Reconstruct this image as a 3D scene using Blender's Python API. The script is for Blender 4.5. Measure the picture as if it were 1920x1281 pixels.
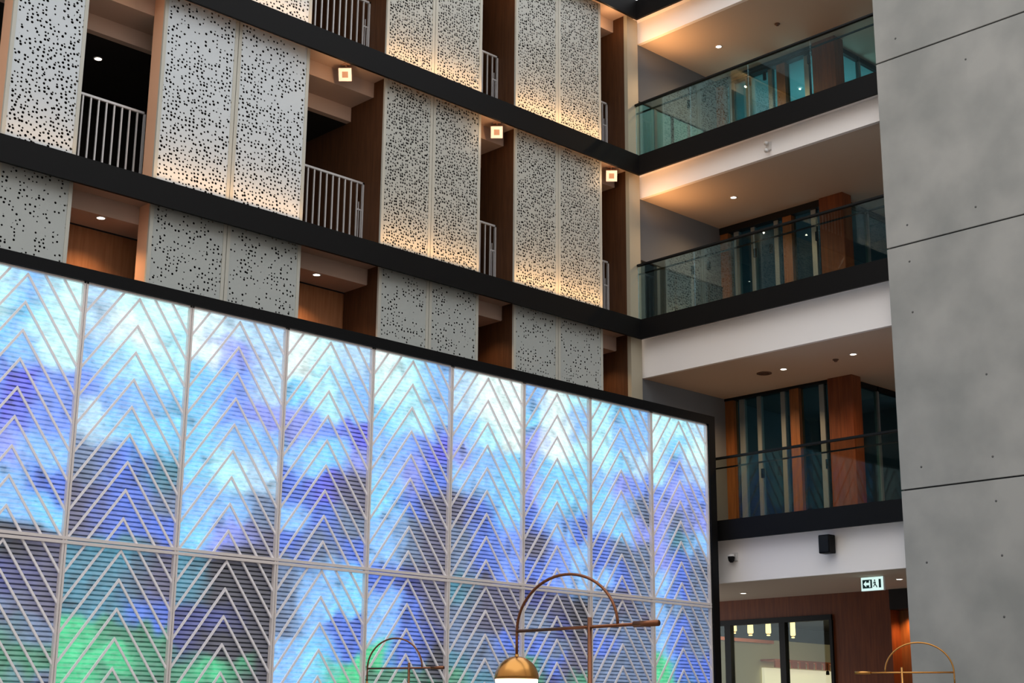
import bpy, bmesh, math, random
from mathutils import Vector, Matrix

for o in list(bpy.data.objects):
    bpy.data.objects.remove(o, do_unlink=True)
scene = bpy.context.scene
COL = scene.collection
rnd = random.Random(7)

# ------------------------------------------------------------------ camera
CAM = Vector((-20.50, -17.877, 1.6))
YAW, PITCH, ROLL, FPX = math.radians(46.2244), math.radians(14.8166), math.radians(0.4721), 2797.8
fw = Vector((math.cos(PITCH) * math.cos(YAW), math.cos(PITCH) * math.sin(YAW), math.sin(PITCH)))
rt = Vector((math.sin(YAW), -math.cos(YAW), 0))
up = rt.cross(fw)
r2 = rt * math.cos(ROLL) + up * math.sin(ROLL)
u2 = -rt * math.sin(ROLL) + up * math.cos(ROLL)
cd = bpy.data.cameras.new('camera')
cd.sensor_fit = 'HORIZONTAL'
cd.sensor_width = 36
cd.lens = FPX / 1920 * 36
cd.clip_end = 300
cam = bpy.data.objects.new('camera', cd)
COL.objects.link(cam)
cam.matrix_world = Matrix(((r2.x, u2.x, -fw.x, CAM.x), (r2.y, u2.y, -fw.y, CAM.y), (r2.z, u2.z, -fw.z, CAM.z), (0, 0, 0, 1)))
scene.camera = cam

# ------------------------------------------------------------------ sky, exposure
scene.view_settings.view_transform = 'Standard'
scene.view_settings.look = 'None'
scene.view_settings.exposure = 0.0
scene.view_settings.gamma = 1.0
scene.view_settings.use_curve_mapping = False
w = bpy.data.worlds.new('sky')
scene.world = w
w.use_nodes = True
bgn = w.node_tree.nodes['Background']
bgn.inputs[0].default_value = (0.94, 0.97, 1.0, 1)
bgn.inputs[1].default_value = 1.75


def aim(o, d):
    o.rotation_euler = Vector(d).to_track_quat('-Z', 'Y').to_euler()


def area_light(name, loc, d, sx, sy, energy, color, spread=180):
    l = bpy.data.lights.new(name, 'AREA')
    l.shape = 'RECTANGLE'
    l.size, l.size_y = sx, sy
    l.energy = energy
    l.color = color
    l.spread = math.radians(spread)
    o = bpy.data.objects.new(name, l)
    COL.objects.link(o)
    o.location = loc
    aim(o, d)
    return o


def spot_light(name, loc, d, energy, color, angle=100, blend=.8, radius=.04):
    l = bpy.data.lights.new(name, 'SPOT')
    l.energy = energy
    l.color = color
    l.spot_size = math.radians(angle)
    l.spot_blend = blend
    l.shadow_soft_size = radius
    l.specular_factor = .15
    o = bpy.data.objects.new(name, l)
    COL.objects.link(o)
    o.location = loc
    aim(o, d)
    return o


def point_light(name, loc, energy, color, radius=.05):
    l = bpy.data.lights.new(name, 'POINT')
    l.energy = energy
    l.color = color
    l.shadow_soft_size = radius
    o = bpy.data.objects.new(name, l)
    COL.objects.link(o)
    o.location = loc
    return o


WARM = (1.0, .62, .32)
AMBER = (1.0, .50, .20)

# ------------------------------------------------------------------ levels and edges (metres)
BANDS = [(8.84, 9.22), (12.13, 12.53), (15.44, 15.84)]        # black slab edges shared by both facades
BAND4 = (4.90, 5.25)
PY = .22                                                       # face of the perforated screens
P = {'P1': (-12.62, -11.53), 'P2': (-10.32, -7.69), 'P3': (-6.14, -3.96), 'P4': (-3.12, -.83)}
SEAM = {'P1': None, 'P2': -9.03, 'P3': -5.07, 'P4': -2.01}
LX = -17.0
WALLTOP = 19.0


# ------------------------------------------------------------------ materials
def srgb(r, g, b):
    f = lambda c: (c / 255 / 12.92) if c / 255 <= .04045 else ((c / 255 + .055) / 1.055) ** 2.4
    return (f(r), f(g), f(b), 1)


def mat(name, col, rough=.6, metal=0.0, emit=None, estr=0.0, spec=.5):
    m = bpy.data.materials.new(name)
    m.use_nodes = True
    b = m.node_tree.nodes['Principled BSDF']
    b.inputs['Base Color'].default_value = col if len(col) == 4 else (*col, 1)
    b.inputs['Roughness'].default_value = rough
    b.inputs['Metallic'].default_value = metal
    b.inputs['Specular IOR Level'].default_value = spec
    if emit:
        b.inputs['Emission Color'].default_value = emit if len(emit) == 4 else (*emit, 1)
        b.inputs['Emission Strength'].default_value = estr
    return m


def N(m, t, **kw):
    n = m.node_tree.nodes.new(t)
    for k, v in kw.items():
        if k.startswith('i_'):
            n.inputs[k[2:]].default_value = v
        else:
            setattr(n, k, v)
    return n


def L(m, a, b):
    m.node_tree.links.new(a, b)


def noise_colour(m, scale, c1, c2, detail=5, bump=0.0, stretch=None, lo=.35, hi=.65):
    b = m.node_tree.nodes['Principled BSDF']
    g = N(m, 'ShaderNodeNewGeometry')
    mp = N(m, 'ShaderNodeMapping')
    if stretch:
        mp.inputs['Scale'].default_value = stretch
    L(m, g.outputs['Position'], mp.inputs['Vector'])
    n = N(m, 'ShaderNodeTexNoise')
    n.inputs['Scale'].default_value = scale
    n.inputs['Detail'].default_value = detail
    L(m, mp.outputs[0], n.inputs['Vector'])
    r = N(m, 'ShaderNodeValToRGB')
    r.color_ramp.elements[0].position = lo
    r.color_ramp.elements[1].position = hi
    r.color_ramp.elements[0].color = c1
    r.color_ramp.elements[1].color = c2
    L(m, n.outputs['Fac'], r.inputs[0])
    L(m, r.outputs[0], b.inputs['Base Color'])
    if bump:
        bp = N(m, 'ShaderNodeBump')
        bp.inputs['Strength'].default_value = bump
        bp.inputs['Distance'].default_value = .01
        L(m, n.outputs['Fac'], bp.inputs['Height'])
        L(m, bp.outputs[0], b.inputs['Normal'])
    return m


M = {}
M['black'] = mat('black_paint', srgb(17, 16, 16), .55, spec=.12)
M['screenframe'] = mat('frame_black', srgb(12, 12, 13), .5, spec=.12)
M['concrete'] = noise_colour(mat('concrete', (.3, .3, .3), .85, spec=.2), .9, srgb(147, 146, 141), srgb(168, 165, 159), 8, .12)
M['joint'] = mat('joint_dark', srgb(40, 40, 40), .9)
M['tie'] = mat('tie_hole_grey', srgb(92, 91, 88), .9)
M['white'] = mat('white_plaster', srgb(246, 238, 232), .7, spec=.2)
M['ceil'] = mat('ceiling_plaster', srgb(204, 184, 164), .8, spec=.2)
M['soffit'] = mat('soffit_paint', srgb(196, 168, 150), .8, spec=.2)
M['greywall'] = mat('grey_plaster', srgb(104, 106, 108), .8, spec=.2)
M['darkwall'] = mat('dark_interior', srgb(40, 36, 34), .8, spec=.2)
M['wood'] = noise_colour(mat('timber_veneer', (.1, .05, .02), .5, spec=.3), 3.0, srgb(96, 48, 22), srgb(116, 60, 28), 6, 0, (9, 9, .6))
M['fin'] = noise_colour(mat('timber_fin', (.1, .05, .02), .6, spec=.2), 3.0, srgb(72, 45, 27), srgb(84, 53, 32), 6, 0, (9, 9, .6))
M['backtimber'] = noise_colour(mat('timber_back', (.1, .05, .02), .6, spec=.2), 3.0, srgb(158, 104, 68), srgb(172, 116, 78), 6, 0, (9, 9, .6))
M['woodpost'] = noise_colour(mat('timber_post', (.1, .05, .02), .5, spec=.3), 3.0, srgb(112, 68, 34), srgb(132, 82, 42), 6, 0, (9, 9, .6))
M['peach'] = mat('peach_panel', srgb(232, 178, 142), .5, spec=.3)
M['champagne'] = mat('champagne_metal', srgb(172, 163, 142), .45, .1)
M['backing'] = mat('dark_backing', srgb(46, 44, 42), .9, spec=.1)
M['sheet'] = mat('screen_frame_metal', srgb(188, 185, 173), .5)
M['rail'] = mat('railing_metal', srgb(196, 192, 190), .4, .3)
M['lattice'] = mat('lattice_metal', srgb(246, 240, 242), .5)
M['mullion'] = mat('lattice_mullion', srgb(226, 216, 212), .5)
M['brass'] = mat('brass', srgb(196, 140, 76), .25, 1.0)
M['copper'] = mat('dark_bronze', srgb(130, 84, 60), .35, .9)
M['globe'] = mat('lit_globe', srgb(250, 240, 225), .4, 0, (1.0, .86, .68), 3.2)
M['downlight'] = mat('downlight_lens', (1, 1, 1), .4, 0, (1.0, .86, .7), 9.0)
M['lampring'] = mat('lit_lens', (.6, .45, .35), .5, 0, (1.0, .72, .48), .75)
M['lampbody'] = mat('lamp_body', srgb(190, 150, 126), .6)
M['lampmid'] = mat('lamp_core', srgb(150, 100, 70), .5, 0, (1.0, .55, .3), .25)
M['greyframe'] = mat('grey_aluminium', srgb(130, 138, 138), .4, .4)
M['darkframe'] = mat('dark_aluminium', srgb(18, 18, 18), .5, 0, spec=.2)
M['carpet'] = mat('corridor_carpet', srgb(120, 105, 92), .9)
M['floor'] = noise_colour(mat('stone_floor', (.2, .2, .2), .35), 2.0, srgb(120, 114, 108), srgb(140, 134, 128))
M['plastic_black'] = mat('black_plastic', srgb(14, 13, 13), .6, spec=.15)
M['plastic_white'] = mat('white_plastic', srgb(215, 210, 205), .5)
M['vent'] = mat('vent_brown', srgb(96, 66, 48), .7)
M['signface'] = mat('sign_face', srgb(220, 245, 240), .4, 0, srgb(214, 246, 240), .85)
M['signgreen'] = mat('sign_green', srgb(16, 62, 54), .5)
M['cream'] = mat('cream_wall', srgb(196, 190, 160), .8)
M['shopdark'] = mat('shop_dark', srgb(44, 46, 50), .8)
M['coppersheet'] = mat('copper_sheet', srgb(212, 122, 84), .35, .6)
M['pendant'] = mat('pendant_glow', srgb(240, 220, 140), .5, 0, (1.0, .82, .36), 1.6)
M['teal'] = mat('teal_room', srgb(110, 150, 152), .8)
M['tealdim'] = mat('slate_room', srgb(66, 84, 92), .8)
M['led'] = mat('led_strip', (1, 1, 1), .5, 0, (1.0, .66, .36), 3.0)


def perforated(name, d_top, d_bot, pitch, rad, clustered, tone):
    """Sheet metal with punched see-through holes; hole density follows a printed pattern per storey."""
    m = mat(name, srgb(*tone), .5)
    nt = m.node_tree
    b = nt.nodes['Principled BSDF']
    out = nt.nodes['Material Output']
    g = N(m, 'ShaderNodeNewGeometry')
    sep = N(m, 'ShaderNodeSeparateXYZ')
    L(m, g.outputs['Position'], sep.inputs[0])
    comb = N(m, 'ShaderNodeCombineXYZ')
    L(m, sep.outputs[0], comb.inputs[0])
    L(m, sep.outputs[2], comb.inputs[1])
    v = N(m, 'ShaderNodeTexVoronoi', voronoi_dimensions='2D', feature='F1')
    v.inputs['Scale'].default_value = 1 / pitch
    v.inputs['Randomness'].default_value = .72
    L(m, comb.outputs[0], v.inputs['Vector'])
    # storey fraction
    a1 = N(m, 'ShaderNodeMath', operation='SUBTRACT')
    a1.inputs[1].default_value = 5.93
    L(m, sep.outputs[2], a1.inputs[0])
    a2 = N(m, 'ShaderNodeMath', operation='DIVIDE')
    a2.inputs[1].default_value = 3.29
    L(m, a1.outputs[0], a2.inputs[0])
    a3 = N(m, 'ShaderNodeMath', operation='FRACT')
    L(m, a2.outputs[0], a3.inputs[0])
    mr = N(m, 'ShaderNodeMapRange')
    mr.inputs['From Min'].default_value = .15
    mr.inputs['From Max'].default_value = .95
    mr.inputs['To Min'].default_value = d_bot
    mr.inputs['To Max'].default_value = d_top
    L(m, a3.outputs[0], mr.inputs['Value'])
    nz = N(m, 'ShaderNodeTexNoise', noise_dimensions='2D')
    nz.inputs['Scale'].default_value = 3.2 if clustered else 2.2
    nz.inputs['Detail'].default_value = 2
    L(m, comb.outputs[0], nz.inputs['Vector'])
    nm = N(m, 'ShaderNodeMapRange')
    nm.inputs['From Min'].default_value = .35
    nm.inputs['From Max'].default_value = .65
    amp = .34 if clustered else .22
    nm.inputs['To Min'].default_value = -amp
    nm.inputs['To Max'].default_value = amp
    L(m, nz.outputs['Fac'], nm.inputs['Value'])
    dens = N(m, 'ShaderNodeMath', operation='ADD')
    L(m, mr.outputs[0], dens.inputs[0])
    L(m, nm.outputs[0], dens.inputs[1])
    sc = N(m, 'ShaderNodeSeparateColor')
    L(m, v.outputs['Color'], sc.inputs[0])
    ex = N(m, 'ShaderNodeMath', operation='LESS_THAN')
    L(m, sc.outputs[0], ex.inputs[0])
    L(m, dens.outputs[0], ex.inputs[1])
    # radius per cell
    rr = N(m, 'ShaderNodeMapRange')
    rr.inputs['To Min'].default_value = rad * .62
    rr.inputs['To Max'].default_value = rad * 1.15
    L(m, sc.outputs[1], rr.inputs['Value'])
    inside = N(m, 'ShaderNodeMath', operation='LESS_THAN')
    L(m, v.outputs['Distance'], inside.inputs[0])
    L(m, rr.outputs[0], inside.inputs[1])
    fac = N(m, 'ShaderNodeMath', operation='MULTIPLY')
    L(m, ex.outputs[0], fac.inputs[0])
    L(m, inside.outputs[0], fac.inputs[1])
    tr = N(m, 'ShaderNodeBsdfTransparent')
    mx = N(m, 'ShaderNodeMixShader')
    L(m, fac.outputs[0], mx.inputs[0])
    L(m, b.outputs[0], mx.inputs[1])
    L(m, tr.outputs[0], mx.inputs[2])
    L(m, mx.outputs[0], out.inputs['Surface'])
    return m


M['perf'] = perforated('perforated_sheet', .40, 1.0, .064, .29, False, (202, 207, 209))
M['perf_fine'] = perforated('perforated_sheet_fine', .75, 1.05, .052, .34, False, (180, 180, 172))  # tone also lowered for the weaker light on the right-hand screens
M['perf_low_shaded'] = perforated('perforated_sheet_sparse_shaded', .46, .40, .060, .27, True, (176, 179, 174))  # shade of the lowest row put into the tone, same sheet otherwise


def glass(name, tint, refl, base=0.0):
    m = bpy.data.materials.new(name)
    m.use_nodes = True
    nt = m.node_tree
    nt.nodes.remove(nt.nodes['Principled BSDF'])
    out = nt.nodes['Material Output']
    tr = N(m, 'ShaderNodeBsdfTransparent')
    tr.inputs[0].default_value = (*tint, 1)
    gl = N(m, 'ShaderNodeBsdfGlossy')
    gl.inputs['Roughness'].default_value = .0
    gl.inputs['Color'].default_value = (.85, .97, 1, 1)
    fr = N(m, 'ShaderNodeFresnel')
    fr.inputs['IOR'].default_value = 1.5
    mu = N(m, 'ShaderNodeMath', operation='MULTIPLY_ADD')
    mu.inputs[1].default_value = refl
    mu.inputs[2].default_value = base
    mu.use_clamp = True
    L(m, fr.outputs[0], mu.inputs[0])
    mx = N(m, 'ShaderNodeMixShader')
    L(m, mu.outputs[0], mx.inputs[0])
    L(m, tr.outputs[0], mx.inputs[1])
    L(m, gl.outputs[0], mx.inputs[2])
    L(m, mx.outputs[0], out.inputs['Surface'])
    return m


M['glass1'] = glass('balustrade_glass_top', (.78, .90, .90), .35)
M['glass2'] = glass('balustrade_glass_mid', (.76, .85, .86), .35)
M['glass3'] = glass('balustrade_glass_low', (.78, .82, .80), .2)
M['shopglass'] = glass('shop_glass', (.93, .95, .93), .35)
M['pane'] = glass('window_glass', (.66, .82, .84), .15)


def screen_material():
    m = mat('led_display', srgb(60, 60, 66), .6)
    b = m.node_tree.nodes['Principled BSDF']
    at = N(m, 'ShaderNodeAttribute', attribute_name='Content')
    g = N(m, 'ShaderNodeNewGeometry')
    sep = N(m, 'ShaderNodeSeparateXYZ')
    L(m, g.outputs['Position'], sep.inputs[0])
    # LED louvres: horizontal rows with gaps
    d = N(m, 'ShaderNodeMath', operation='DIVIDE')
    d.inputs[1].default_value = .0565
    L(m, sep.outputs[2], d.inputs[0])
    f = N(m, 'ShaderNodeMath', operation='PINGPONG')
    f.inputs[1].default_value = .5
    L(m, d.outputs[0], f.inputs[0])
    row = N(m, 'ShaderNodeMapRange', interpolation_type='SMOOTHSTEP')
    row.inputs['From Min'].default_value = .10
    row.inputs['From Max'].default_value = .26
    L(m, f.outputs[0], row.inputs['Value'])          # 0 in the gap, 1 on the row
    # flicker of the picture itself
    mp = N(m, 'ShaderNodeMapping')
    mp.inputs['Scale'].default_value = (4.0, 1, 11.0)
    L(m, g.outputs['Position'], mp.inputs['Vector'])
    nz = N(m, 'ShaderNodeTexNoise')
    nz.inputs['Scale'].default_value = 2.3
    nz.inputs['Detail'].default_value = 4
    nz.inputs['Roughness'].default_value = .7
    L(m, mp.outputs[0], nz.inputs['Vector'])
    nf = N(m, 'ShaderNodeMapRange')
    nf.inputs['From Min'].default_value = .3
    nf.inputs['From Max'].default_value = .7
    nf.inputs['To Min'].default_value = .74
    nf.inputs['To Max'].default_value = 1.22
    L(m, nz.outputs['Fac'], nf.inputs['Value'])
    # gaps wash out where the picture is bright
    bw = N(m, 'ShaderNodeRGBToBW')
    L(m, at.outputs['Color'], bw.inputs[0])
    gm = N(m, 'ShaderNodeMapRange', interpolation_type='SMOOTHSTEP')
    gm.inputs['From Min'].default_value = .10
    gm.inputs['From Max'].default_value = .42
    gm.inputs['To Min'].default_value = .22
    gm.inputs['To Max'].default_value = 1.14
    L(m, bw.outputs[0], gm.inputs['Value'])
    mixr = N(m, 'ShaderNodeMix', data_type='FLOAT')
    L(m, row.outputs[0], mixr.inputs['Factor'])
    L(m, gm.outputs[0], mixr.inputs['A'])
    mixr.inputs['B'].default_value = 1.0
    st = N(m, 'ShaderNodeMath', operation='MULTIPLY')
    L(m, mixr.outputs['Result'], st.inputs[0])
    L(m, nf.outputs[0], st.inputs[1])
    L(m, at.outputs['Color'], b.inputs['Emission Color'])
    L(m, st.outputs[0], b.inputs['Emission Strength'])
    cr = N(m, 'ShaderNodeMix', data_type='RGBA')
    L(m, row.outputs[0], cr.inputs['Factor'])
    cr.inputs['A'].default_value = (.004, .004, .005, 1)
    cr.inputs['B'].default_value = (.24, .235, .26, 1)
    L(m, cr.outputs['Result'], b.inputs['Base Color'])
    return m


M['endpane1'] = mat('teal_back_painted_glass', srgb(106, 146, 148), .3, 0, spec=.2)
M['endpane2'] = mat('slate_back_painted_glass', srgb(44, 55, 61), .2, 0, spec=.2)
M['display'] = screen_material()


# ------------------------------------------------------------------ geometry helpers
def link(name, me, m, parent=None):
    if m is not None and not me.materials:
        me.materials.append(M[m] if isinstance(m, str) else m)
    o = bpy.data.objects.new(name, me)
    COL.objects.link(o)
    if parent is not None:
        o.parent = parent
    return o


def bm_box(bm, x0, x1, y0, y1, z0, z1):
    x0, x1 = min(x0, x1), max(x0, x1)
    y0, y1 = min(y0, y1), max(y0, y1)
    z0, z1 = min(z0, z1), max(z0, z1)
    v = [bm.verts.new(c) for c in ((x0, y0, z0), (x1, y0, z0), (x1, y1, z0), (x0, y1, z0), (x0, y0, z1), (x1, y0, z1), (x1, y1, z1), (x0, y1, z1))]
    for f in ((3, 2, 1, 0), (4, 5, 6, 7), (0, 1, 5, 4), (1, 2, 6, 5), (2, 3, 7, 6), (3, 0, 4, 7)):
        bm.faces.new([v[i] for i in f])


def done(bm, name, smooth=False):
    bmesh.ops.recalc_face_normals(bm, faces=bm.faces)
    me = bpy.data.meshes.new(name)
    bm.to_mesh(me)
    bm.free()
    if smooth:
        for p in me.polygons:
            p.use_smooth = True
    return me


def off(parent):
    return parent.location.copy() if parent is not None and parent.parent is None else (
        parent.location + off(parent.parent) if parent is not None else Vector((0, 0, 0)))


def boxes(name, lst, m, parent=None, bevel=0.0):
    """one mesh of boxes given in world coordinates"""
    o = off(parent)
    bm = bmesh.new()
    for b in lst:
        bm_box(bm, b[0] - o.x, b[1] - o.x, b[2] - o.y, b[3] - o.y, b[4] - o.z, b[5] - o.z)
    if bevel:
        bmesh.ops.bevel(bm, geom=bm.edges[:], offset=bevel, segments=2, affect='EDGES')
    return link(name, done(bm, name), m, parent)


def box(name, x0, x1, y0, y1, z0, z1, m, parent=None, bevel=0.0):
    return boxes(name, [(x0, x1, y0, y1, z0, z1)], m, parent, bevel)


def tube(name, pts, r, m, parent=None, seg=10, taper=None):
    o = off(parent)
    pts = [Vector(p) - o for p in pts]
    bm = bmesh.new()
    rings = []
    ref = None
    for i, p in enumerate(pts):
        d = (pts[min(i + 1, len(pts) - 1)] - pts[max(i - 1, 0)]).normalized()
        if ref is None:
            ref = d.orthogonal().normalized()
        ref = (ref - d * ref.dot(d)).normalized()
        b = d.cross(ref)
        rr = r if taper is None else taper[i]
        rings.append([bm.verts.new(p + (ref * math.cos(t) + b * math.sin(t)) * rr) for t in [2 * math.pi * k / seg for k in range(seg)]])
    for a, b in zip(rings, rings[1:]):
        for k in range(seg):
            bm.faces.new((a[k], a[(k + 1) % seg], b[(k + 1) % seg], b[k]))
    bm.faces.new(rings[0][::-1])
    bm.faces.new(rings[-1])
    return link(name, done(bm, name, True), m, parent)


def lathe(name, prof, c, m, parent=None, seg=28):
    """profile of (radius, z) turned about a vertical axis at world point c"""
    o = off(parent)
    c = Vector(c) - o
    bm = bmesh.new()
    rings = []
    for r, z in prof:
        rings.append([bm.verts.new((c.x + r * math.cos(2 * math.pi * k / seg), c.y + r * math.sin(2 * math.pi * k / seg), c.z + z)) for k in range(seg)])
    for a, b in zip(rings, rings[1:]):
        for k in range(seg):
            bm.faces.new((a[k], a[(k + 1) % seg], b[(k + 1) % seg], b[k]))
    bm.faces.new(rings[0][::-1])
    bm.faces.new(rings[-1])
    bmesh.ops.remove_doubles(bm, verts=bm.verts, dist=1e-5)
    return link(name, done(bm, name, True), m, parent)


def prism(name, poly, axis, a0, a1, m, parent=None):
    """extrude a polygon: axis 'y' -> poly is (x,z); axis 'x' -> poly is (y,z); world coordinates"""
    o = off(parent)
    f = (lambda p, a: (p[0], a, p[1])) if axis == 'y' else (lambda p, a: (a, p[0], p[1]))
    bm = bmesh.new()
    A = [bm.verts.new(Vector(f(p, a0)) - o) for p in poly]
    B = [bm.verts.new(Vector(f(p, a1)) - o) for p in poly]
    n = len(poly)
    for i in range(n):
        bm.faces.new((A[i], A[(i + 1) % n], B[(i + 1) % n], B[i]))
    bm.faces.new(A[::-1])
    bm.faces.new(B)
    return link(name, done(bm, name), m, parent)


def empty(name, loc):
    o = bpy.data.objects.new(name, None)
    o.empty_display_size = .1
    COL.objects.link(o)
    o.location = loc
    return o


def tag(o, label, cat, group=None):
    o['label'] = label
    o['category'] = cat
    if group:
        o['group'] = group
    return o


def struct(o, label=None, cat=None):
    o['kind'] = 'structure'
    if label:
        o['label'] = label
    if cat:
        o['category'] = cat
    return o


# ------------------------------------------------------------------ the hall itself
struct(box('floor', -33, 12, -28, 6, -.3, 0, 'floor'), 'grey stone floor of the hall', 'floor')
struct(box('wall_rear', -33.4, -33, -28, 6, 0, WALLTOP, 'white'), 'pale wall behind the viewer across the hall', 'wall')
struct(box('wall_front', -33, .6, -28.4, -28, 0, WALLTOP, 'white'), 'pale wall beside the viewer closing the hall', 'wall')
struct(box('wall_left', -33, LX, 0, .5, 0, WALLTOP, 'white'), 'pale wall carrying on past the screened facade', 'wall')

# concrete tower at the right: separate slabs with recessed joints
tower = empty('wall_right', (0, -5.36, 0))
struct(tower, 'grey fair-faced concrete wall rising beside the balconies', 'wall')
TX = -.03
zs = [0, 5.37, 9.35, 12.64, 15.94, WALLTOP]
for a, b in zip(zs, zs[1:]):
    box('concrete_panel', TX, .55, -28, -5.36, a + (.0 if a == 0 else .012), b - .012, 'concrete', tower, .004)
box('joint_backing', TX + .03, .5, -27.9, -5.40, .02, WALLTOP - .05, 'joint', tower)
for yy, zz in ((-5.76, 12.98), (-7.0, 12.18), (-6.98, 9.67), (-5.76, 9.67), (-5.76, 9.05), (-5.76, 8.2), (-5.74, 5.70), (-6.95, 6.98), (-6.95, 5.71), (-6.95, 5.04), (-5.73, 4.22), (-6.98, 4.23), (-6.94, 3.34)):
    tube('tie_hole', [(TX - .002, yy, zz), (TX + .01, yy, zz)], .018, 'tie', tower, 12)

# black slab edges running round the corner
for i, (a, b) in enumerate(BANDS):
    t = empty('trim_%d' % (i + 1), (0, 0, a))
    struct(t, ['black slab edge directly above the bright display', 'black slab edge between the middle and top rows of screens', 'black slab edge at the very top of the facade'][i], 'slab edge')
    box('edge_board', LX, .05, 0, .05, a, b, 'black', t)
    box('edge_board', 0, .05, -5.36, 0, a, b, 'black', t)
t = box('trim_4', 0, .05, -5.36, .2, *BAND4, 'black')
struct(t, 'black slab edge beside the display above the wooden shopfront', 'slab edge')

# slabs and stepped soffits behind the screened facade
F1, F2 = .54, 1.13
for i, (a, b) in enumerate(BANDS):
    s = empty('ceiling_%d' % (i + 1), (0, F1, a))
    struct(s, ['stepped pink-beige soffit of the lowest screened row', 'stepped soffit over the middle screened row', 'stepped soffit over the top screened row'][i], 'ceiling')
    drop = .16 if i else .17
    boxes('soffit', [(LX, 0, .05, F1, a + .10, b - .10)], 'soffit', s)
    s = empty('ceiling_%d' % (i + 11), (0, F1, a))
    struct(s, ['dropped ceiling of the lowest screened row', 'dropped ceiling and lintel of the middle screened row', 'dropped ceiling and lintel of the top screened row'][i], 'ceiling')
    boxes('downstand', [(LX, 0, F1, F2, a - drop, b - .10)], 'soffit', s)
    if i:
        box('lintel', LX, 0, F2, F2 + .12, a - .42, b - .10, 'soffit', s)
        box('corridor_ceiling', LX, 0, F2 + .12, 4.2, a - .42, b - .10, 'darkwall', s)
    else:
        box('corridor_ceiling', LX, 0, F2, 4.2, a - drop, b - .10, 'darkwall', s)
# solid wall behind the lowest row, dark corridor wall behind the others
struct(box('wall_back', LX, -.02, F2 + .04, F2 + .16, 4.9, 8.66, 'backtimber'), 'warm brown timber wall behind the lowest openings', 'wall')
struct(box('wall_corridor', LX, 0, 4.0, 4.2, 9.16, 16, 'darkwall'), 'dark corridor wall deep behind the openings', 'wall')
struct(box('wall_parapet', LX, .2, .3, .5, 15.78, WALLTOP, 'greywall'), 'grey wall above the screened facade', 'wall')
struct(box('wall_base', LX, -.02, .3, .5, 0, 5.6, 'darkwall'), 'dark wall behind the tall display', 'wall')

# ------------------------------------------------------------------ perforated screens
ROWS = {2: (BANDS[0][1] - .059, BANDS[1][0] + .099), 1: (BANDS[1][1] - .059, BANDS[2][0] + .099), 3: (5.62, BANDS[0][0] + .099)}
nfin = 0


def leaf(parent, x0, x1, z0, z1, m):
    o = off(parent)
    b = .055
    bm = bmesh.new()
    vs = [bm.verts.new(Vector(c) - o) for c in ((x0 + b, PY + .012, z0), (x1 - b, PY + .012, z0), (x1 - b, PY + .012, z1), (x0 + b, PY + .012, z1))]
    bm.faces.new(vs)
    ob = link('leaf', done(bm, 'leaf'), m, parent)
    so = ob.modifiers.new('thickness', 'SOLIDIFY')
    so.thickness = .004
    so.offset = 0
    boxes('border', [(x0, x0 + b, PY, PY + .04, z0, z1), (x1 - b, x1, PY, PY + .04, z0, z1)], 'sheet', ob)
    return ob


def fin(x0, row):
    # deep timber side wall of an opening, stepped under the dropped ceiling
    global nfin
    nfin += 1
    z0, z1 = ROWS[row]
    e = empty('wall_fin_%d' % nfin, (x0, F1, z0))
    struct(e, 'dark timber side wall of an opening in the %s row' % {1: 'top', 2: 'middle', 3: 'lowest'}[row], 'wall')
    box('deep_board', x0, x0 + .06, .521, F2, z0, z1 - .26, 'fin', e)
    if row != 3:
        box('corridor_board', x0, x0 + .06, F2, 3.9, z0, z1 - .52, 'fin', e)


ORD = {1: 'top', 2: 'middle', 3: 'lowest'}
SCREEN_LABEL = {
    ('P1', 2): 'narrow single perforated metal screen at the left end of the middle row',
    ('P2', 2): 'widest perforated metal screen of the middle row, beside the peach return',
    ('P3', 2): 'perforated metal screen of the middle row between two lit cube spotlights',
    ('P4', 2): 'perforated metal screen of the middle row nearest the building corner',
    ('P1', 3): 'sparsely punched shade-toned screen above the display at the left picture edge',
    ('P2', 3): 'wide sparsely punched shade-toned screen above the display with peach return at its left',
    ('P3', 3): 'sparsely punched shade-toned screen above the display, second from the building corner',
    ('P4', 3): 'sparsely punched shade-toned screen above the display nearest the building corner',
    ('P2', 1): 'perforated screen cut off by the top picture edge, leftmost of the top row',
    ('P3', 1): 'perforated screen of the top row with warm glow, second from the building corner',
    ('P4', 1): 'perforated screen of the top row with warm glow, nearest the building corner'}
for (k, row), lab in SCREEN_LABEL.items():
    z0, z1 = ROWS[row]
    x0, x1 = P[k]
    e = empty('perforated_screen', ((x0 + x1) / 2, PY, z0))
    tag(e, lab, 'screen', 'perforated metal screens on the facade')
    m = 'perf_low_shaded' if row == 3 else ('perf' if k in ('P1', 'P2') else 'perf_fine')
    s = SEAM[k]
    if s is None:
        leaf(e, x0, x1, z0, z1, m)
    else:
        leaf(e, x0, s - .006, z0, z1, m)
        leaf(e, s + .006, x1, z0, z1, m)
    box('backing', x0 + .02, x1 - .02, PY + .13, PY + .17, z0, z1, 'backing', e)
    # return at the left edge: shallow peach board for the left bays, deep timber fin for the others
    if k in ('P1', 'P2'):
        box('side_return', x0, x0 + .06, PY + .04, .535, z0, z1, 'peach', e)
    else:
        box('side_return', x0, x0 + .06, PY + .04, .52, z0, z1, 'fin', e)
        fin(x0, row)
    box('side_return', x1 - .05, x1, PY + .04, .52, z0, z1, 'champagne', e)

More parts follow.
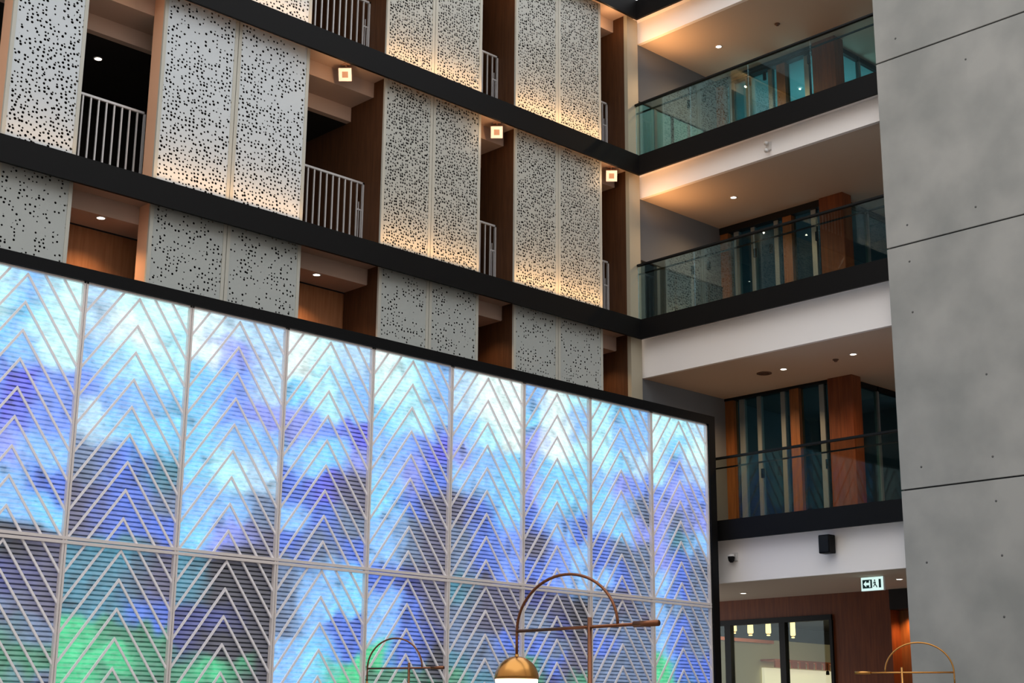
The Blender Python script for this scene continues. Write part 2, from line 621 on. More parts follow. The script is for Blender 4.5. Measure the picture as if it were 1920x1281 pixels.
# pilaster at the building corner, one per row
for row in (1, 2, 3):
    z0, z1 = ROWS[row]
    e = empty('trim_%d' % (4 + row), (0, .15, z0))
    struct(e, 'champagne metal corner pilaster in the %s row' % ORD[row], 'pilaster')
    box('face_plate', -.13, .18, .15, .24, z0, z1, 'champagne', e)
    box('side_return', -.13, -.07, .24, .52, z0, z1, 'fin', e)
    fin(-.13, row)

# floors of the screened corridors
for i, b in enumerate(BANDS[:2]):
    struct(box('floor_%d' % (i + 1), LX, 0, .05, 4.0, b[1] - .10, b[1] - .06, 'carpet'), 'dark corridor floor of the %s row' % ('middle', 'top')[i], 'floor')


# ------------------------------------------------------------------ railings in the openings
def railing(x0, x1, zf, label, gate=True):
    e = empty('balcony_railing', ((x0 + x1) / 2, .72, zf))
    tag(e, label, 'railing', 'pale metal railings in the facade openings')
    y = .70
    top = zf + 1.32
    box('top_rail', x0, x1, y - .018, y + .018, top - .035, top, 'rail', e)
    box('bottom_rail', x0, x1, y - .012, y + .012, zf + .06, zf + .09, 'rail', e)
    box('end_post', x1 - .03, x1, y - .018, y + .018, zf, top, 'rail', e)
    me = None
    x = x1 - .135
    while x > x0:
        if me is None:
            ob = box('baluster', x - .011, x + .011, y - .011, y + .011, zf, top - .03, 'rail', e)
            me = ob.data
            xb = x
        else:
            ob = bpy.data.objects.new('baluster', me)
            COL.objects.link(ob)
            ob.parent = e
            ob.location = (x - xb, 0, 0)
        x -= .125
    if gate:
        box('latch_bar', x1 - .135, x1, y - .01, y + .01, zf + .82, zf + .845, 'rail', e)
        for k in (.045, .09):
            box('thin_bar', x1 - k - .006, x1 - k + .006, y - .006, y + .006, zf, zf + (.82 if k < .08 else .97), 'rail', e)


Z2, Z1 = BANDS[0][1] - .06, BANDS[1][1] - .06
railing(-11.95, -10.25, Z2, 'white bar railing in the leftmost dark opening of the middle row', False)
railing(-8.1, -6.15, Z2, 'white bar railing left of centre in the middle row, below the large cube spotlight')
railing(-4.4, -3.13, Z2, 'narrow bar railing of the middle row between the two right-hand screens')
railing(-1.3, -.14, Z2, 'narrow bar railing of the middle row next to the corner pilaster')
railing(-8.1, -6.15, Z1, 'bar railing cut by the top picture edge, leftmost in the top row')
railing(-4.4, -3.13, Z1, 'narrow bar railing of the top row between the two glowing screens')
railing(-1.3, -.14, Z1, 'narrow bar railing of the top row next to the corner pilaster')


# ------------------------------------------------------------------ cube spotlights hung under the soffit
def cube_spot(x, label):
    z = 12.23
    y = .27
    e = empty('cube_spotlight', (x, y, z))
    tag(e, label, 'spotlight', 'cube spotlights under the slab edge')
    box('ceiling_plate', x - .05, x + .05, y - .05, y + .05, z - .02, z, 'lampbody', e)
    box('stem', x - .012, x + .012, y - .012, y + .012, z - .08, z, 'lampbody', e)
    h = bpy.data.objects.new('lamp_head', None)
    COL.objects.link(h)
    h.parent = e
    h.location = (0, 0, -.18)
    d = Vector((-.62, -.62, -.48)).normalized()
    h.rotation_euler = d.to_track_quat('-Z', 'Y').to_euler()
    s = .105

    def part(nm, lst, m):
        bm = bmesh.new()
        for b in lst:
            bm_box(bm, *b)
        return link(nm, done(bm, nm), m, h)
    part('housing', [(-s, s, -s, s, -.07, .12)], 'lampbody')
    part('lens_ring', [(-s, s, -s, -s + .055, -.09, -.071), (-s, s, s - .055, s, -.09, -.071), (-s, -s + .055, -s + .055, s - .055, -.09, -.071), (s - .055, s, -s + .055, s - .055, -.09, -.071)], 'lampring')
    part('lens_core', [(-s + .055, s - .055, -s + .055, s - .055, -.08, -.071)], 'lampmid')
    point_light('cube_spot_glow', (x - .22, y - .30, z - .34), 4.5, WARM, .015)


cube_spot(-6.93, 'large lit cube spotlight under the slab edge, leftmost of three')
cube_spot(-3.53, 'lit cube spotlight under the slab edge, middle one of three')
cube_spot(-.50, 'small lit cube spotlight beside the corner pilaster')
point_light('opening_glow', (-10.9, .2, 11.95), .8, WARM, .015)
for x in (-7.0, -3.6, -.55):
    point_light('opening_glow', (x, .2, 15.25), 5, WARM, .015)

# warm LED uplights lying on the ledge in front of the screens
LED = [('P1', 0, 1.0), ('P2', 0, 6), ('P3', 0, 8), ('P4', 0, 11), ('P2', 1, 6), ('P3', 1, 9), ('P4', 1, 12)]
for k, lv, e in LED:
    x0, x1 = P[k]
    z = BANDS[lv][1] - .02
    area_light('ledge_uplight', ((x0 + x1) / 2, .085, z), (0, .28, .96), x1 - x0, .03, e * .8, (1.0, .55, .22), 70)


# ------------------------------------------------------------------ downlights
def downlight(x, y, z, label, energy=0.0, r=.055, ang=120):
    e = empty('downlight', (x, y, z))
    tag(e, label, 'downlight', 'small recessed ceiling downlights')
    lathe('trim_ring', [(r + .018, 0), (r + .018, -.008), (r, -.010), (r, 0)], (x, y, z - .001), 'plastic_white', e, 20)
    lathe('lens', [(r, -.006), (r * .4, -.012)], (x, y, z - .001), 'downlight', e, 20)
    if energy:
        spot_light('downlight_beam', (x, y, z - .04), (0, 0, -1), energy, WARM, ang, .9, .04)


downlight(-10.45, 1.94, BANDS[1][0] - .42, 'tiny downlight in the dark opening at upper left', 2)
downlight(-5.86, 1.92, BANDS[1][0] - .42, 'tiny downlight in the dark opening below the large cube spotlight', 2)
downlight(-10.86, .64, BANDS[0][0] - .17, 'downlight in the brown opening above the display at left', 70)
downlight(-7.07, .64, BANDS[0][0] - .17, 'downlight in the brown opening above the display near the middle', 70)
spot_light('opening_beam', (-3.6, .64, 8.6), (0, 0, -1), 30, WARM, 120, .9)
spot_light('opening_beam', (-.6, .64, 8.6), (0, 0, -1), 30, WARM, 120, .9)

# ------------------------------------------------------------------ the balcony side
EY = .22
CEIL = [15.04, 11.75, 8.15]
FLOORS = [BANDS[1][1], BANDS[0][1], BAND4[1]]
TOPS = [BANDS[2], BANDS[1], BANDS[0]]
LVN = ['top', 'middle', 'lowest']
GX = 2.85
for i in range(3):
    zc, zf, bt = CEIL[i], FLOORS[i], TOPS[i]
    s = empty('ceiling_%d' % (4 + i), (.25, -2.5, zc))
    struct(s, 'ceiling and white bulkhead over the %s balcony' % LVN[i], 'ceiling')
    box('bulkhead', .25, .33, -5.36, EY, zc, bt[1] - .04, 'white', s)
    struct(box('beam_%d' % (i + 1), .05, .25, -5.36, EY, bt[0] + .06, bt[1] - .04, 'white'), 'white slab edge behind the black board over the %s balcony' % LVN[i], 'beam')
    box('soffit', .33, 9.0, -9.0, EY, zc, zc + .06, 'ceil', s)
    struct(box('floor_%d' % (3 + i), .05, 9.0, -9.0, EY, zf - .1, zf - .03, 'carpet'), 'floor of the %s balcony' % LVN[i], 'floor')
    struct(box('wall_end_%d' % (i + 1), .18, GX + .05, EY, EY + .1, zf - .1, zc + .05, 'greywall'), 'grey end wall of the %s balcony at the corner' % LVN[i], 'wall')
    if i < 2:
        we = empty('window_%d' % (8 + i), (1.5, EY, zf))
        struct(we, 'low glazed panel in the end wall of the %s balcony' % LVN[i], 'window')
        for k in range(5):
            a = .22 + k * .52
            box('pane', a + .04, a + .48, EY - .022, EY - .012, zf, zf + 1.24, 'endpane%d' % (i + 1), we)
            box('mullion', a - .04, a + .04, EY - .035, EY - .001, zf - .03, zf + 1.24, 'greyframe' if k % 2 else 'darkframe', we)
        box('top_rail', .18, GX - .1, EY - .035, EY - .001, zf + 1.24, zf + 1.27, 'darkframe', we)
    # glazed wall along the back of the balcony
    wd = empty('window_%d' % (i + 1), (GX, -1.0, zf))
    struct(wd, 'glazed timber-post screen along the back of the %s balcony' % LVN[i], 'window')
    ys = [.22, -.09, -.56, -1.13, -1.45, -2.03, -2.26]
    hh = .05 if i == 2 else .14
    posts = [(.02, .22), (-1.55, -1.34)]
    for a, b in posts:
        box('timber_post', GX - .10, GX + .06, a, b, zf - .03, zc - hh, 'woodpost', wd)
    for c, wdt in ((-.145, .12), (-.56, .09), (-1.135, .10), (-2.03, .11)):
        box('mullion', GX - .04, GX + .05, c - wdt / 2, c + wdt / 2, zf - .03, zc - hh, 'greyframe', wd)
    for a, b in ((.02, -.085), (-.205, -.515), (-.605, -1.085), (-1.185, -1.34), (-1.55, -1.975), (-2.085, -2.26)):
        box('pane', GX - .006, GX + .006, b, a, zf + .05, zc - hh, 'pane', wd)
    box('head_rail', GX - .12, GX + .05, -2.26, EY, zc - hh, zc, 'darkframe', wd)
    box('sill_rail', GX - .05, GX + .05, -2.26, EY, zf - .03, zf + .05, 'darkframe', wd)
    # timber column at the glazing corner
    struct(box('column_%d' % (i + 1), GX - .17, GX + .13, -2.80, -2.26, zf - .03, zc, 'wood', None, .006), 'brown timber-clad column on the %s balcony' % LVN[i], 'column')
    # glazing returning away from the column
    wr = empty('window_%d' % (4 + i), (3.8, -2.55, zf))
    struct(wr, 'glazed return behind the column on the %s balcony' % LVN[i], 'window')
    for a, b in ((2.98, 3.85), (3.91, 4.62)):
        box('pane', a, b, -2.556, -2.544, zf - .03, zc - .1, 'pane', wr)
    for a in (3.85, 4.62):
        box('mullion', a, a + .06, -2.59, -2.51, zf - .03, zc, 'greyframe', wr)
    box('head_rail', 2.98, 4.68, -2.59, -2.51, zc - .1, zc, 'darkframe', wr)
    struct(box('wall_lobby_%d' % (i + 1), 4.72, 4.82, -9, -2.5, zf - .03, zc, 'wood'), 'dim timber wall beyond the column on the %s balcony' % LVN[i], 'wall')
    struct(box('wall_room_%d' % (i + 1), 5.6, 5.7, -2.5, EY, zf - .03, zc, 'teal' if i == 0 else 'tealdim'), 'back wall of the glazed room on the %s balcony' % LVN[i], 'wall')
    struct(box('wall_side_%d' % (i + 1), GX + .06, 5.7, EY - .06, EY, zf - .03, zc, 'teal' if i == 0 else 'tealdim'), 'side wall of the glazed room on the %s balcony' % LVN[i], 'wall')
    area_light('room_fill', (4.4, -1.1, zf + .9), (0, 0, 1), 1.2, 1.6, (40, 6.0, 2.6)[i], (.72, .98, 1.0) if i == 0 else (.7, .92, 1.0))  # unseen upward fill added to brighten the glazed room's ceiling
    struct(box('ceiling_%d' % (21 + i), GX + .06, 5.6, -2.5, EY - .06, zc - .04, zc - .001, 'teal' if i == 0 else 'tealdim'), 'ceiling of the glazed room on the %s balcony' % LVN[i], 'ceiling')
    # glass balustrade
    bal = empty('glass_balustrade', (.1, -2.7, zf))
    tag(bal, ['glass balustrade of the top balcony with teal reflections', 'glass balustrade of the middle balcony', 'dark glass balustrade of the lowest balcony beside the display'][i], 'balustrade', 'glass balustrades of the balconies')
    y0, y1 = -5.35, .14
    n = 4
    for k in range(n):
        a = y0 + (y1 - y0) * k / n
        b = y0 + (y1 - y0) * (k + 1) / n
        box('glass_pane', .072, .084, a + .006, b - .006, zf - .03, zf + 1.10, 'glass%d' % (i + 1), bal)
    box('handrail', .045, .11, y0, y1, zf + 1.085, zf + 1.125, 'darkframe', bal, .006)
    box('lower_rail', .10, .13, y0, y1, zf + .925, zf + .95, 'darkframe', bal)
    bme = None
    for yb in (-1.17, -1.55, -2.6, -2.95, -3.92):
        if i == 2 and yb > -1.6:
            continue
        box('bracket', .10, .14, yb - .025, yb + .025, zf + .66, zf + .82, 'darkframe', bal)
    # corner glow: two unseen warm spots added for it, with no fixture
    if i < 2:
        spot_light('corner_glow_fill', (-.22, -.28, zc - .55), (.75, -.45, .8), (40, 36)[i], AMBER, 150, .9, .08)
        spot_light('corner_glow_fill', (.62, -.28, zc - .8), (.1, -.35, 1), (22, 18)[i], AMBER, 150, .9, .08)
    spot_light('balcony_beam', (1.5, -.9, zc - .05), (0, 0, -1), (150, 130, 250)[i], WARM, 150, .9, .015)
    spot_light('balcony_beam', (1.5, -3.6, zc - .05), (0, 0, -1), (18, 18, 210)[i], WARM, 150, .9, .015)

downlight(1.47, -.88, CEIL[0], 'bright downlight in the orange ceiling of the top balcony')
downlight(1.46, -1.14, CEIL[1], 'bright downlight in the ceiling of the middle balcony')
downlight(1.48, -2.14, CEIL[2], 'downlight beside the round vent in the lowest balcony ceiling')
downlight(1.43, -3.67, CEIL[2], 'downlight nearest the concrete wall in the lowest balcony ceiling')
e = empty('ceiling_vent', (1.5, -1.69, CEIL[2]))
tag(e, 'round brown vent in the ceiling of the lowest balcony', 'vent')
lathe('flange', [(.14, 0), (.14, -.012), (.10, -.02), (.10, 0)], (1.5, -1.69, CEIL[2]), 'vent', e)
lathe('diffuser', [(.09, -.004), (.03, -.026)], (1.5, -1.69, CEIL[2]), 'vent', e)
for (x, y, z, lab) in ((1.54, -3.23, CEIL[2], 'small smoke detector in the lowest balcony ceiling'), (1.5, -2.3, CEIL[0], 'small smoke detector in the shadowed ceiling of the top balcony')):
    e = empty('smoke_detector', (x, y, z))
    tag(e, lab, 'detector')
    lathe('base', [(.055, 0), (.055, -.012), (.05, -.018)], (x, y, z), 'vent', e, 20)
    lathe('sensor', [(.035, -.018), (.03, -.04), (.012, -.048)], (x, y, z), 'vent', e, 20)

# ------------------------------------------------------------------ ground floor beside the display
GC = 4.20
s = empty('ceiling_7', (.25, -2.5, GC))
struct(s, 'dim ceiling and white bulkhead over the wooden shopfront', 'ceiling')
box('bulkhead', .25, .33, -5.36, 2.5, GC, BAND4[1] - .04, 'white', s)
struct(box('beam_4', .05, .25, -5.36, .2, BAND4[0] + .06, BAND4[1] - .04, 'white'), 'white slab edge behind the lowest black board', 'beam')
box('soffit', .33, 5, -9.0, 2.5, GC, GC + .06, 'ceil', s)
WX = 3.1
ws = empty('wall_shop', (WX, -1, 0))
struct(ws, 'brown timber shopfront wall under the balconies', 'wall')
box('header', WX, WX + .12, -3.08, 2.5, 3.80, GC, 'wood', ws)
box('timber_panel', WX, WX + .12, -3.08, -1.85, 0, 3.80, 'wood', ws)
box('niche_side', WX + .12, 3.4, -3.08, -3.0, 0, GC, 'wood', ws)
box('niche_head', WX - .02, 3.6, -6, -3.08, 3.84, GC, 'darkwall', ws)
box('niche_back', 3.4, 3.5, -9, -3.08, 0, 3.84, 'woodpost', ws)
spot_light('niche_light', (3.22, -3.40, 3.80), (.1, 0, -1), 75, AMBER, 120, .9, .05)
wn = empty('window_7', (WX, 0, 0))
struct(wn, 'dark framed shop window at ground level', 'window')
box('frame_head', WX - .05, WX + .06, -1.85, 2.4, 3.72, 3.82, 'darkframe', wn)
box('frame_jamb', WX - .05, WX + .06, -1.86, -1.80, 0, 3.72, 'darkframe', wn)
for a, b in ((.48, .62), (-.81, -.68)):
    box('mullion', WX - .06, WX + .06, a, b, 0, 3.72, 'darkframe', wn)
for a, b in ((-1.80, -.81), (-.68, .48), (.62, 2.4)):
    box('pane', WX - .005, WX + .005, a, b, 0, 3.72, 'shopglass', wn)
# shop interior
struct(box('ceiling_8', WX + .12, 12, -3, 2.1, 3.95, 4.05, 'shopdark'), 'black ceiling of the shop', 'ceiling')
sw = empty('wall_shop_inner', (6, 2, 0))
struct(sw, 'cream wall inside the shop with dark upper band', 'wall')
box('cream_face', WX + .12, 12, 2.0, 2.1, 0, 3.66, 'cream', sw)
box('dark_band', WX + .12, 12, 1.97, 2.1, 3.66, 3.95, 'shopdark', sw)
struct(box('wall_shop_end', 12, 12.1, -3, 2.1, 0, 4.0, 'cream'), 'cream end wall of the shop', 'wall')
struct(box('wall_shop_side', WX + .12, 12, -2.6, -2.5, 0, 4.0, 'cream'), 'cream side wall of the shop', 'wall')
e = empty('copper_canopy', (5, 1.9, 3.5))
tag(e, 'copper strip on the shop wall behind the window, beneath the small pendants', 'canopy')
box('front_strip', WX + .3, 6.32, 1.86, 1.97, 3.57, 3.655, 'coppersheet', e)
box('edge_lip', WX + .3, 6.32, 1.84, 1.86, 3.64, 3.66, 'darkframe', e)
e = empty('copper_shelf', (7.5, 1.9, 3.05))
tag(e, 'copper slatted shelf front glowing deep inside the shop', 'shelf')
box('top_board', 6.0, 9.4, 1.62, 2.0, 3.20, 3.235, 'coppersheet', e)
for k in range(11):
    box('slat', 6.05 + k * .30, 6.24 + k * .30, 1.64, 1.68, 3.06, 3.20, 'coppersheet', e)
e2 = box('lit_panel', 6.0, 9.4, 1.90, 1.97, 2.3, 3.06, mat('lit_shelf_back', srgb(240, 236, 200), .6, 0, (1.0, .93, .66), .55), e)
for x in (6.35, 7.9, 8.35):
    e = empty('track_spot', (x, 1.6, 3.05))
    tag(e, {6.35: 'tiny black spotlight under the copper shelf, left of the dark mullion', 7.9: 'tiny black spotlight under the copper shelf, middle one', 8.35: 'tiny black spotlight under the copper shelf, rightmost'}[x], 'spotlight', 'spotlights under the copper shelf')
    tube('stem', [(x, 1.6, 3.21), (x, 1.6, 3.03)], .008, 'plastic_black', e, 8)
    lathe('lamp_head', [(.02, .05), (.035, .03), (.04, -.03), (.03, -.04)], (x, 1.6, 3.0), 'plastic_black', e, 14)
area_light('shop_light', (6.5, -.4, 3.9), (0, .6, -1), 4, 2, 70, (1.0, .90, .66))

PL = ['leftmost glowing pendant in the shop window', 'second glowing pendant from the left in the shop window', 'third glowing pendant in the shop window, left of the mullion', 'glowing pendant just right of the dark mullion in the shop window', 'slim pale pendant at the right jamb of the shop window']
for k, (y, zb, rr) in enumerate(((1.51, 3.68, .05), (1.10, 3.62, .06), (.65, 3.60, .055), (.05, 3.53, .05), (-.90, 3.42, .038))):
    e = empty('pendant_lamp', (4.5, y, zb))
    tag(e, PL[k], 'pendant lamp', 'glowing pendants inside the shop window')
    c = (4.5, y, zb)
    lathe('shade', [(rr * .95, 3.86 - zb), (rr, .06), (rr * .7, .045)], c, 'pendant', e, 18)
    lathe('collar', [(rr * .45, .045), (rr * .45, .025)], c, 'brass', e, 14)
    lathe('finial', [(rr * .5, .025), (rr * .75, .012), (rr * .5, 0)], c, 'pendant', e, 14)
    tube('cord', [(4.5, y, 3.95), (4.5, y, 3.85)], .008, 'plastic_black', e, 6)

downlight(1.94, -.71, GC, 'downlight in the dim ceiling left of the exit sign', 50)
downlight(1.63, -4.21, GC, 'downlight beside the concrete wall, right of the exit sign', 40)

# exit sign
e = empty('exit_sign', (1.0, -4.085, 3.97))
tag(e, 'lit white and green exit sign with arrow and running figure', 'sign')
sx = 1.0
box('case', sx, sx + .05, -4.30, -3.87, 3.965, 4.195, 'plastic_white', e, .004)
box('face', sx - .006, sx, -4.295, -3.875, 3.97, 4.19, 'signface', e)


def sgn(nm, poly, m, d=.012):
    # poly in sign coordinates: u to the right as seen from the hall (towards -y), v up
    prism(nm, [(-3.87 - u, 3.965 + v) for u, v in poly], 'x', sx - d, sx - .006, m, e)


sgn('arrow_field', [(.035, .045), (.215, .045), (.215, .185), (.035, .185)], 'signgreen')
sgn('arrow', [(.055, .115), (.105, .165), (.105, .135), (.165, .135), (.165, .17), (.185, .17), (.185, .06), (.165, .06), (.165, .095), (.105, .095), (.105, .065)], 'signface', .016)
sgn('figure_body', [(.262, .15), (.285, .145), (.282, .105), (.305, .08), (.312, .05), (.298, .05), (.290, .075), (.268, .095), (.255, .07), (.232, .066), (.234, .078), (.250, .082), (.262, .112)], 'signgreen')
sgn('figure_arm', [(.262, .15), (.24, .135), (.236, .115), (.244, .113), (.25, .13), (.268, .14)], 'signgreen')
sgn('figure_head', [(.268 + .013 * math.cos(t * .785), .168 + .013 * math.sin(t * .785)) for t in range(8)], 'signgreen')
sgn('door_bar', [(.345, .045), (.385, .045), (.385, .185), (.345, .185)], 'signgreen')

# loudspeaker on the bulkhead
e = empty('loudspeaker', (.14, -3.84, 4.53))
tag(e, 'black box loudspeaker on the white bulkhead above the exit sign', 'loudspeaker')
boxes('cabinet', [(.02, .20, -3.945, -3.735, 4.52, 4.82)], 'plastic_black', e, .008)
box('grille', .012, .02, -3.93, -3.75, 4.54, 4.80, 'darkframe', e)
box('wall_bracket', .20, .25, -3.87, -3.81, 4.62, 4.72, 'plastic_black', e)
# dome camera on the bulkhead
e = empty('security_camera', (.18, -1.86, 4.6))
tag(e, 'small grey dome camera on the white bulkhead beside the display', 'camera')
box('wall_plate', .22, .25, -1.92, -1.80, 4.56, 4.70, 'plastic_white', e, .004)
tube('arm', [(.23, -1.86, 4.66), (.15, -1.86, 4.66), (.13, -1.86, 4.63)], .02, 'plastic_white', e)
lathe('dome', [(.06, .05), (.062, .02), (.05, -.03), (.025, -.055)], (.13, -1.86, 4.58), 'plastic_black', e, 18)
lathe('hood', [(.03, .085), (.064, .06), (.066, .045)], (.13, -1.86, 4.58), 'plastic_white', e, 18)
# twin-head fitting on the middle bulkhead
e = empty('emergency_light', (.2, -2.9, 11.8))
tag(e, 'small white twin-head fitting on the bulkhead under the top balcony', 'emergency light')
box('wall_plate', .21, .25, -2.95, -2.85, 11.86, 12.03, 'plastic_white', e, .004)
for dz in (12.0, 11.86):
    tube('lamp_head', [(.22, -2.9, dz), (.13, -2.91, dz - .03)], .035, 'plastic_white', e, 12, [.02, .04])

# ------------------------------------------------------------------ tall LED display with chevron lattice
SY = -1.70
NC, CW = 10, 1.4886
XR = -.315
ZT, ZM, ZB = 6.90, 3.765, .63
C9 = {
 'W': (200, 250, 252), 'w': (228, 253, 250), 'L': (172, 236, 250), 'l': (172, 212, 240), 'S': (122, 204, 250), 's': (128, 186, 246),
 'B': (112, 150, 245), 'P': (92, 98, 238), 'p': (134, 150, 238), 'C': (85, 190, 235), 'T': (66, 134, 158), 'D': (84, 86, 116), 'N': (52, 66, 140),
 'K': (36, 40, 54), 'b': (76, 116, 224), 'G': (70, 196, 136), 'g': (62, 140, 108), 'E': (98, 122, 158)}
# picture shown: for each column (left to right) colours at left, middle, right for 14 heights
ZR = [6.8, 6.4, 6.0, 5.6, 5.2, 4.8, 4.4, 4.0, 3.6, 3.3, 3.0, 2.7, 2.4, 2.1]
PIC = [
 'WsW WSW SsW SsB SpB sbs SsS Sss TED EDD bED Ggg GgE GGg',
 'WsW WSW SsW SPB SPB sps Ssb SsS TKD END bED GgE Ggg GgE',
 'lWW lwL sLL BsS lSS EbT DbE Dbb TTD TTD TTb Ggg GGg Ggg',
 'wll wpl SBl SBp Sss SLl ssE SpD TKK TKK NNK NKK gGK GgK',
 'wWl wLs SLs pBP sSp bPD sbE bEb EsS EsS Esb sSb sSG sGG',
 'wLs WLs SLs sBP spb SbD sED sED bND sbD sbN GbK ggK Ggg',
 'lww lww sLw psS ssS DbS EbB EbB TDD EDD EEb TEE gTE gTE',
 'swL Sws pwL pSS pSS bsb DBs bBs NDK ENK bED gbD gNg GNG',
 'LSs Lss LSl spB SsE sSp bEE sbE EDE EED bEE EEE EEE EgE',
 'WLl WSW LBl BpB pEp pTs pbE sbE sEE sbE sbE Gbb Ggb Ggg']


def lin(c):
    return Vector(srgb(*C9[c])[:3])


PICT = [[[lin(ch) for ch in t] for t in p.split()] for p in PIC]
hn = random.Random(3)
PERM = [[hn.random() for _ in range(257)] for _ in range(257)]


def vnoise(x, y):
    xi, yi = math.floor(x), math.floor(y)
    fx, fy = x - xi, y - yi
    fx, fy = fx * fx * (3 - 2 * fx), fy * fy * (3 - 2 * fy)
    g = lambda a, b: PERM[a % 257][b % 257]
    return (g(xi, yi) * (1 - fx) + g(xi + 1, yi) * fx) * (1 - fy) + (g(xi, yi + 1) * (1 - fx) + g(xi + 1, yi + 1) * fx) * fy - .5


def picture(ci, u, z):
    xx = ci * 1.5 + u * 1.5
    u += .20 * vnoise(xx * 2.1, z * 1.6) + .16 * vnoise(xx * 6.3 + 9, z * 5)
    z += .20 * vnoise(xx * 1.9 + 40, z * 1.3) + .22 * vnoise(xx * 5.5 + 77, z * 4.2)
    t = min(max((u - .17) / .33, 0), 1.999)
    a = int(t)
    fu = t - a
    fu = fu * fu * (3 - 2 * fu)
    k = 0
    while k < len(ZR) - 2 and z < ZR[k + 1]:
        k += 1
    fz = min(max((ZR[k] - z) / (ZR[k] - ZR[k + 1]), 0), 1)
    fz = min(max((fz - .30) / .40, 0), 1)
    r0, r1 = PICT[ci][k], PICT[ci][k + 1]
    c = (r0[a] * (1 - fu) + r0[a + 1] * fu) * (1 - fz) + (r1[a] * (1 - fu) + r1[a + 1] * fu) * fz
    d = vnoise(xx * 9, z * 12) + .7 * vnoise(xx * 17 + 31, z * 24)
    spot = max(0, vnoise(xx * 4.1 + 120, z * 5.3) - .27) * 2.2
    return c * (1 + .34 * d) * (1 - min(spot, .45))


mw = empty('media_wall', (-7.5, SY, 0))
tag(mw, 'tall lit display wall with blue and green picture behind white chevron lattice', 'display')
XL = XR - NC * CW
box('frame_top', XL - .15, XR + .165, SY - .10, SY + .26, ZT, ZT + .155, 'screenframe', mw)
box('frame_side', XR, XR + .165, SY - .10, SY + .26, 0, ZT, 'screenframe', mw)
box('frame_side', XL - .15, XL, SY - .10, SY + .26, 0, ZT, 'screenframe', mw)
box('plinth', XL, XR, SY - .10, SY + .26, 0, ZB, 'screenframe', mw)
box('back_cabinet', XL, XR, SY + .02, SY + .26, ZB, ZT, 'screenframe', mw)

# chevron meshes shared by all panels (local coordinates: x from -CW/2, z from panel bottom)
HW = CW / 2 - .03
PH = ZT - ZM


def clip(poly, n, d):
    out = []
    for i in range(len(poly)):
        a, b = poly[i], poly[(i + 1) % len(poly)]
        da, db = n[0] * a[0] + n[1] * a[1] - d, n[0] * b[0] + n[1] * b[1] - d
        if da <= 0:
            out.append(a)
        if (da < 0) != (db < 0) and abs(da - db) > 1e-9:
            t = da / (da - db)
            out.append((a[0] + (b[0] - a[0]) * t, a[1] + (b[1] - a[1]) * t))
    return out


def chevron_mesh(za):
    sl, bw = 1.39, .0135
    hv = bw * math.sqrt(1 + sl * sl)
    bm = bmesh.new()
    n = 0
    for sgnx in (-1, 1):
        poly = [(0, za + hv), (0, za - hv), (sgnx * .8, za - hv - .8 * sl), (sgnx * .8, za + hv - .8 * sl)]
        for nn, dd in (((1, 0), HW), ((-1, 0), HW), ((0, 1), PH - .03), ((0, -1), -.035)):
            if poly:
                poly = clip(poly, nn, dd)
        if len(poly) < 3:
            continue
        n += 1
        A = [bm.verts.new((x, -.045, z)) for x, z in poly]
        B = [bm.verts.new((x, -.02, z)) for x, z in poly]
        bm.faces.new(A)
        bm.faces.new(B[::-1])
        for i in range(len(poly)):
            j = (i + 1) % len(poly)
            bm.faces.new((A[i], B[i], B[j], A[j]))
    if not n:
        bm.free()
        return None
    bmesh.ops.remove_doubles(bm, verts=bm.verts, dist=1e-4)
    return done(bm, 'chevron')


CHEV = []
for k in range(-3, 10):
    me = chevron_mesh(PH - .065 - .3435 * k)
    if me:
        CHEV.append(me)
GU, GV = 40, 84
for ci in range(NC):
    xc = XL + (ci + .5) * CW
    for rz in (ZM, ZB):
        nu, nv = GU, GV
        verts, faces, cols = [], [], []
        for j in range(nv + 1):
            for i2 in range(nu + 1):
                u, v = i2 / nu, j / nv
                verts.append(((u - .5) * CW, 0, v * PH))
                c = picture(ci, u, rz + v * PH)
                cols.append((max(c.x, 0), max(c.y, 0), max(c.z, 0), 1))
        for j in range(nv):
            for i2 in range(nu):
                a = j * (nu + 1) + i2
                faces.append((a, a + 1, a + nu + 2, a + nu + 1))
        me = bpy.data.meshes.new('display_panel')
        me.from_pydata(verts, [], faces)
        at = me.color_attributes.new('Content', 'FLOAT_COLOR', 'POINT')
        at.data.foreach_set('color', [x for c in cols for x in c])
        pan = link('display_panel', me, 'display', mw)
        pan.location = (xc - mw.location.x, 0, rz)
        for me2 in CHEV:
            link('chevron', me2, 'lattice', pan)
    if ci:
        x = XL + ci * CW
        box('mullion', x - .030, x - .004, SY - .06, SY - .005, ZB, ZT, 'mullion', mw)
        box('mullion', x + .004, x + .030, SY - .06, SY - .005, ZB, ZT, 'mullion', mw)
box('edge_trim', XR - .03, XR, SY - .06, SY - .005, ZB, ZT, 'mullion', mw)
box('transom', XL, XR, SY - .065, SY - .005, ZM + .006, ZM + .042, 'mullion', mw)
box('transom', XL, XR, SY - .065, SY - .005, ZM - .042, ZM - .006, 'mullion', mw)
box('top_trim', XL, XR, SY - .06, SY - .005, ZT - .022, ZT, 'mullion', mw)


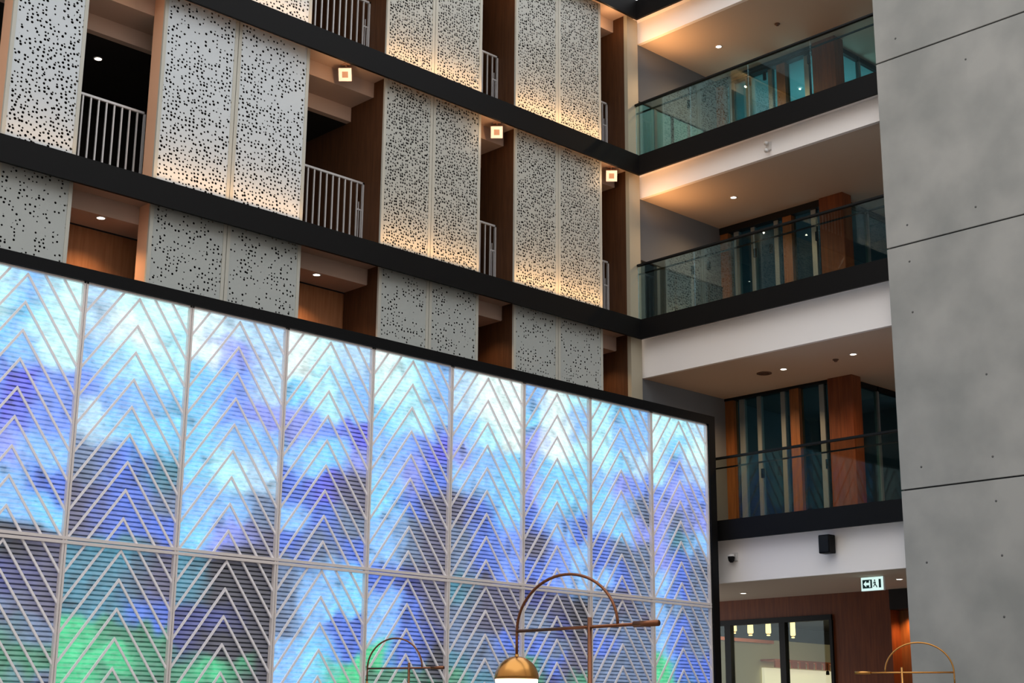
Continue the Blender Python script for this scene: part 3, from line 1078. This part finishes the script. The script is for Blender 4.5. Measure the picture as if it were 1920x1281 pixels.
# ------------------------------------------------------------------ arc floor lamps
def arc_lamp(dome_end, far_end, tpost, tarc, z, label, m, dm='brass', k=1.0):
    A, B = Vector((*dome_end, z)), Vector((*far_end, z))
    lerp = lambda t: A + (B - A) * t
    pp = lerp(tpost)
    e = empty('arc_floor_lamp', (pp.x, pp.y, 0))
    tag(e, label, 'floor lamp', 'brass arc floor lamps')
    tube('crossbar', [A, B], .010 * k, m, e)
    tube('counterweight', [lerp(.84), B], .018 * k, m, e, 12)
    lathe('base', [(.20, 0), (.20, .02), (.16, .03), (.03, .045)], (pp.x, pp.y, 0), m, e)
    tube('post', [(pp.x, pp.y, .03), (pp.x, pp.y, z + .055)], .014 * k, m, e, 12)
    c, hw = lerp(tarc / 2), (lerp(tarc) - A).length / 2
    d = (B - A).normalized()
    pts = []
    for i in range(29):
        t = math.pi * i / 28
        pts.append(c - d * math.cos(t) * hw + Vector((0, 0, 1)) * math.sin(t) * .318 * k)
    pts = [A + Vector((0, 0, -.14 * k))] + [A + Vector((0, 0, -.07 * k))] + pts
    tube('arc', pts, .009 * k, m, e)
    r = .136 * k
    dc = A + Vector((0, 0, -.285 * k))
    sh = lathe('dome_shade', [(r * math.cos(t * math.pi / 24), r * math.sin(t * math.pi / 24)) for t in range(0, 12)] + [(.012, r), (.012, r + .012)], dc, dm, e, 40)
    lathe('globe', [(r * .955 * math.cos(t * math.pi / 20), -r * .955 * math.sin(t * math.pi / 20)) for t in range(0, 10)] + [(.004, -r * .955)], dc + Vector((0, 0, -.002)), 'globe', e, 40)
    return e


arc_lamp((-14.05, -11.21), (-14.03, -12.33), .535, .73, 2.22, 'brass arc floor lamp in front of the display, its lit globe in view', 'copper')
q = lambda x, y, f=1.129: (CAM.x + (x - CAM.x) * f, CAM.y + (y - CAM.y) * f)
arc_lamp(q(-11.28, -6.27), q(-10.99, -7.06), .55, .72, 2.30, 'dark thin arc floor lamp farther back, against the green of the display', 'copper')
arc_lamp(q(-7.40, -10.32), q(-7.83, -9.50), .52, .69, 2.30, 'pale brass arc floor lamp before the concrete wall', 'brass')
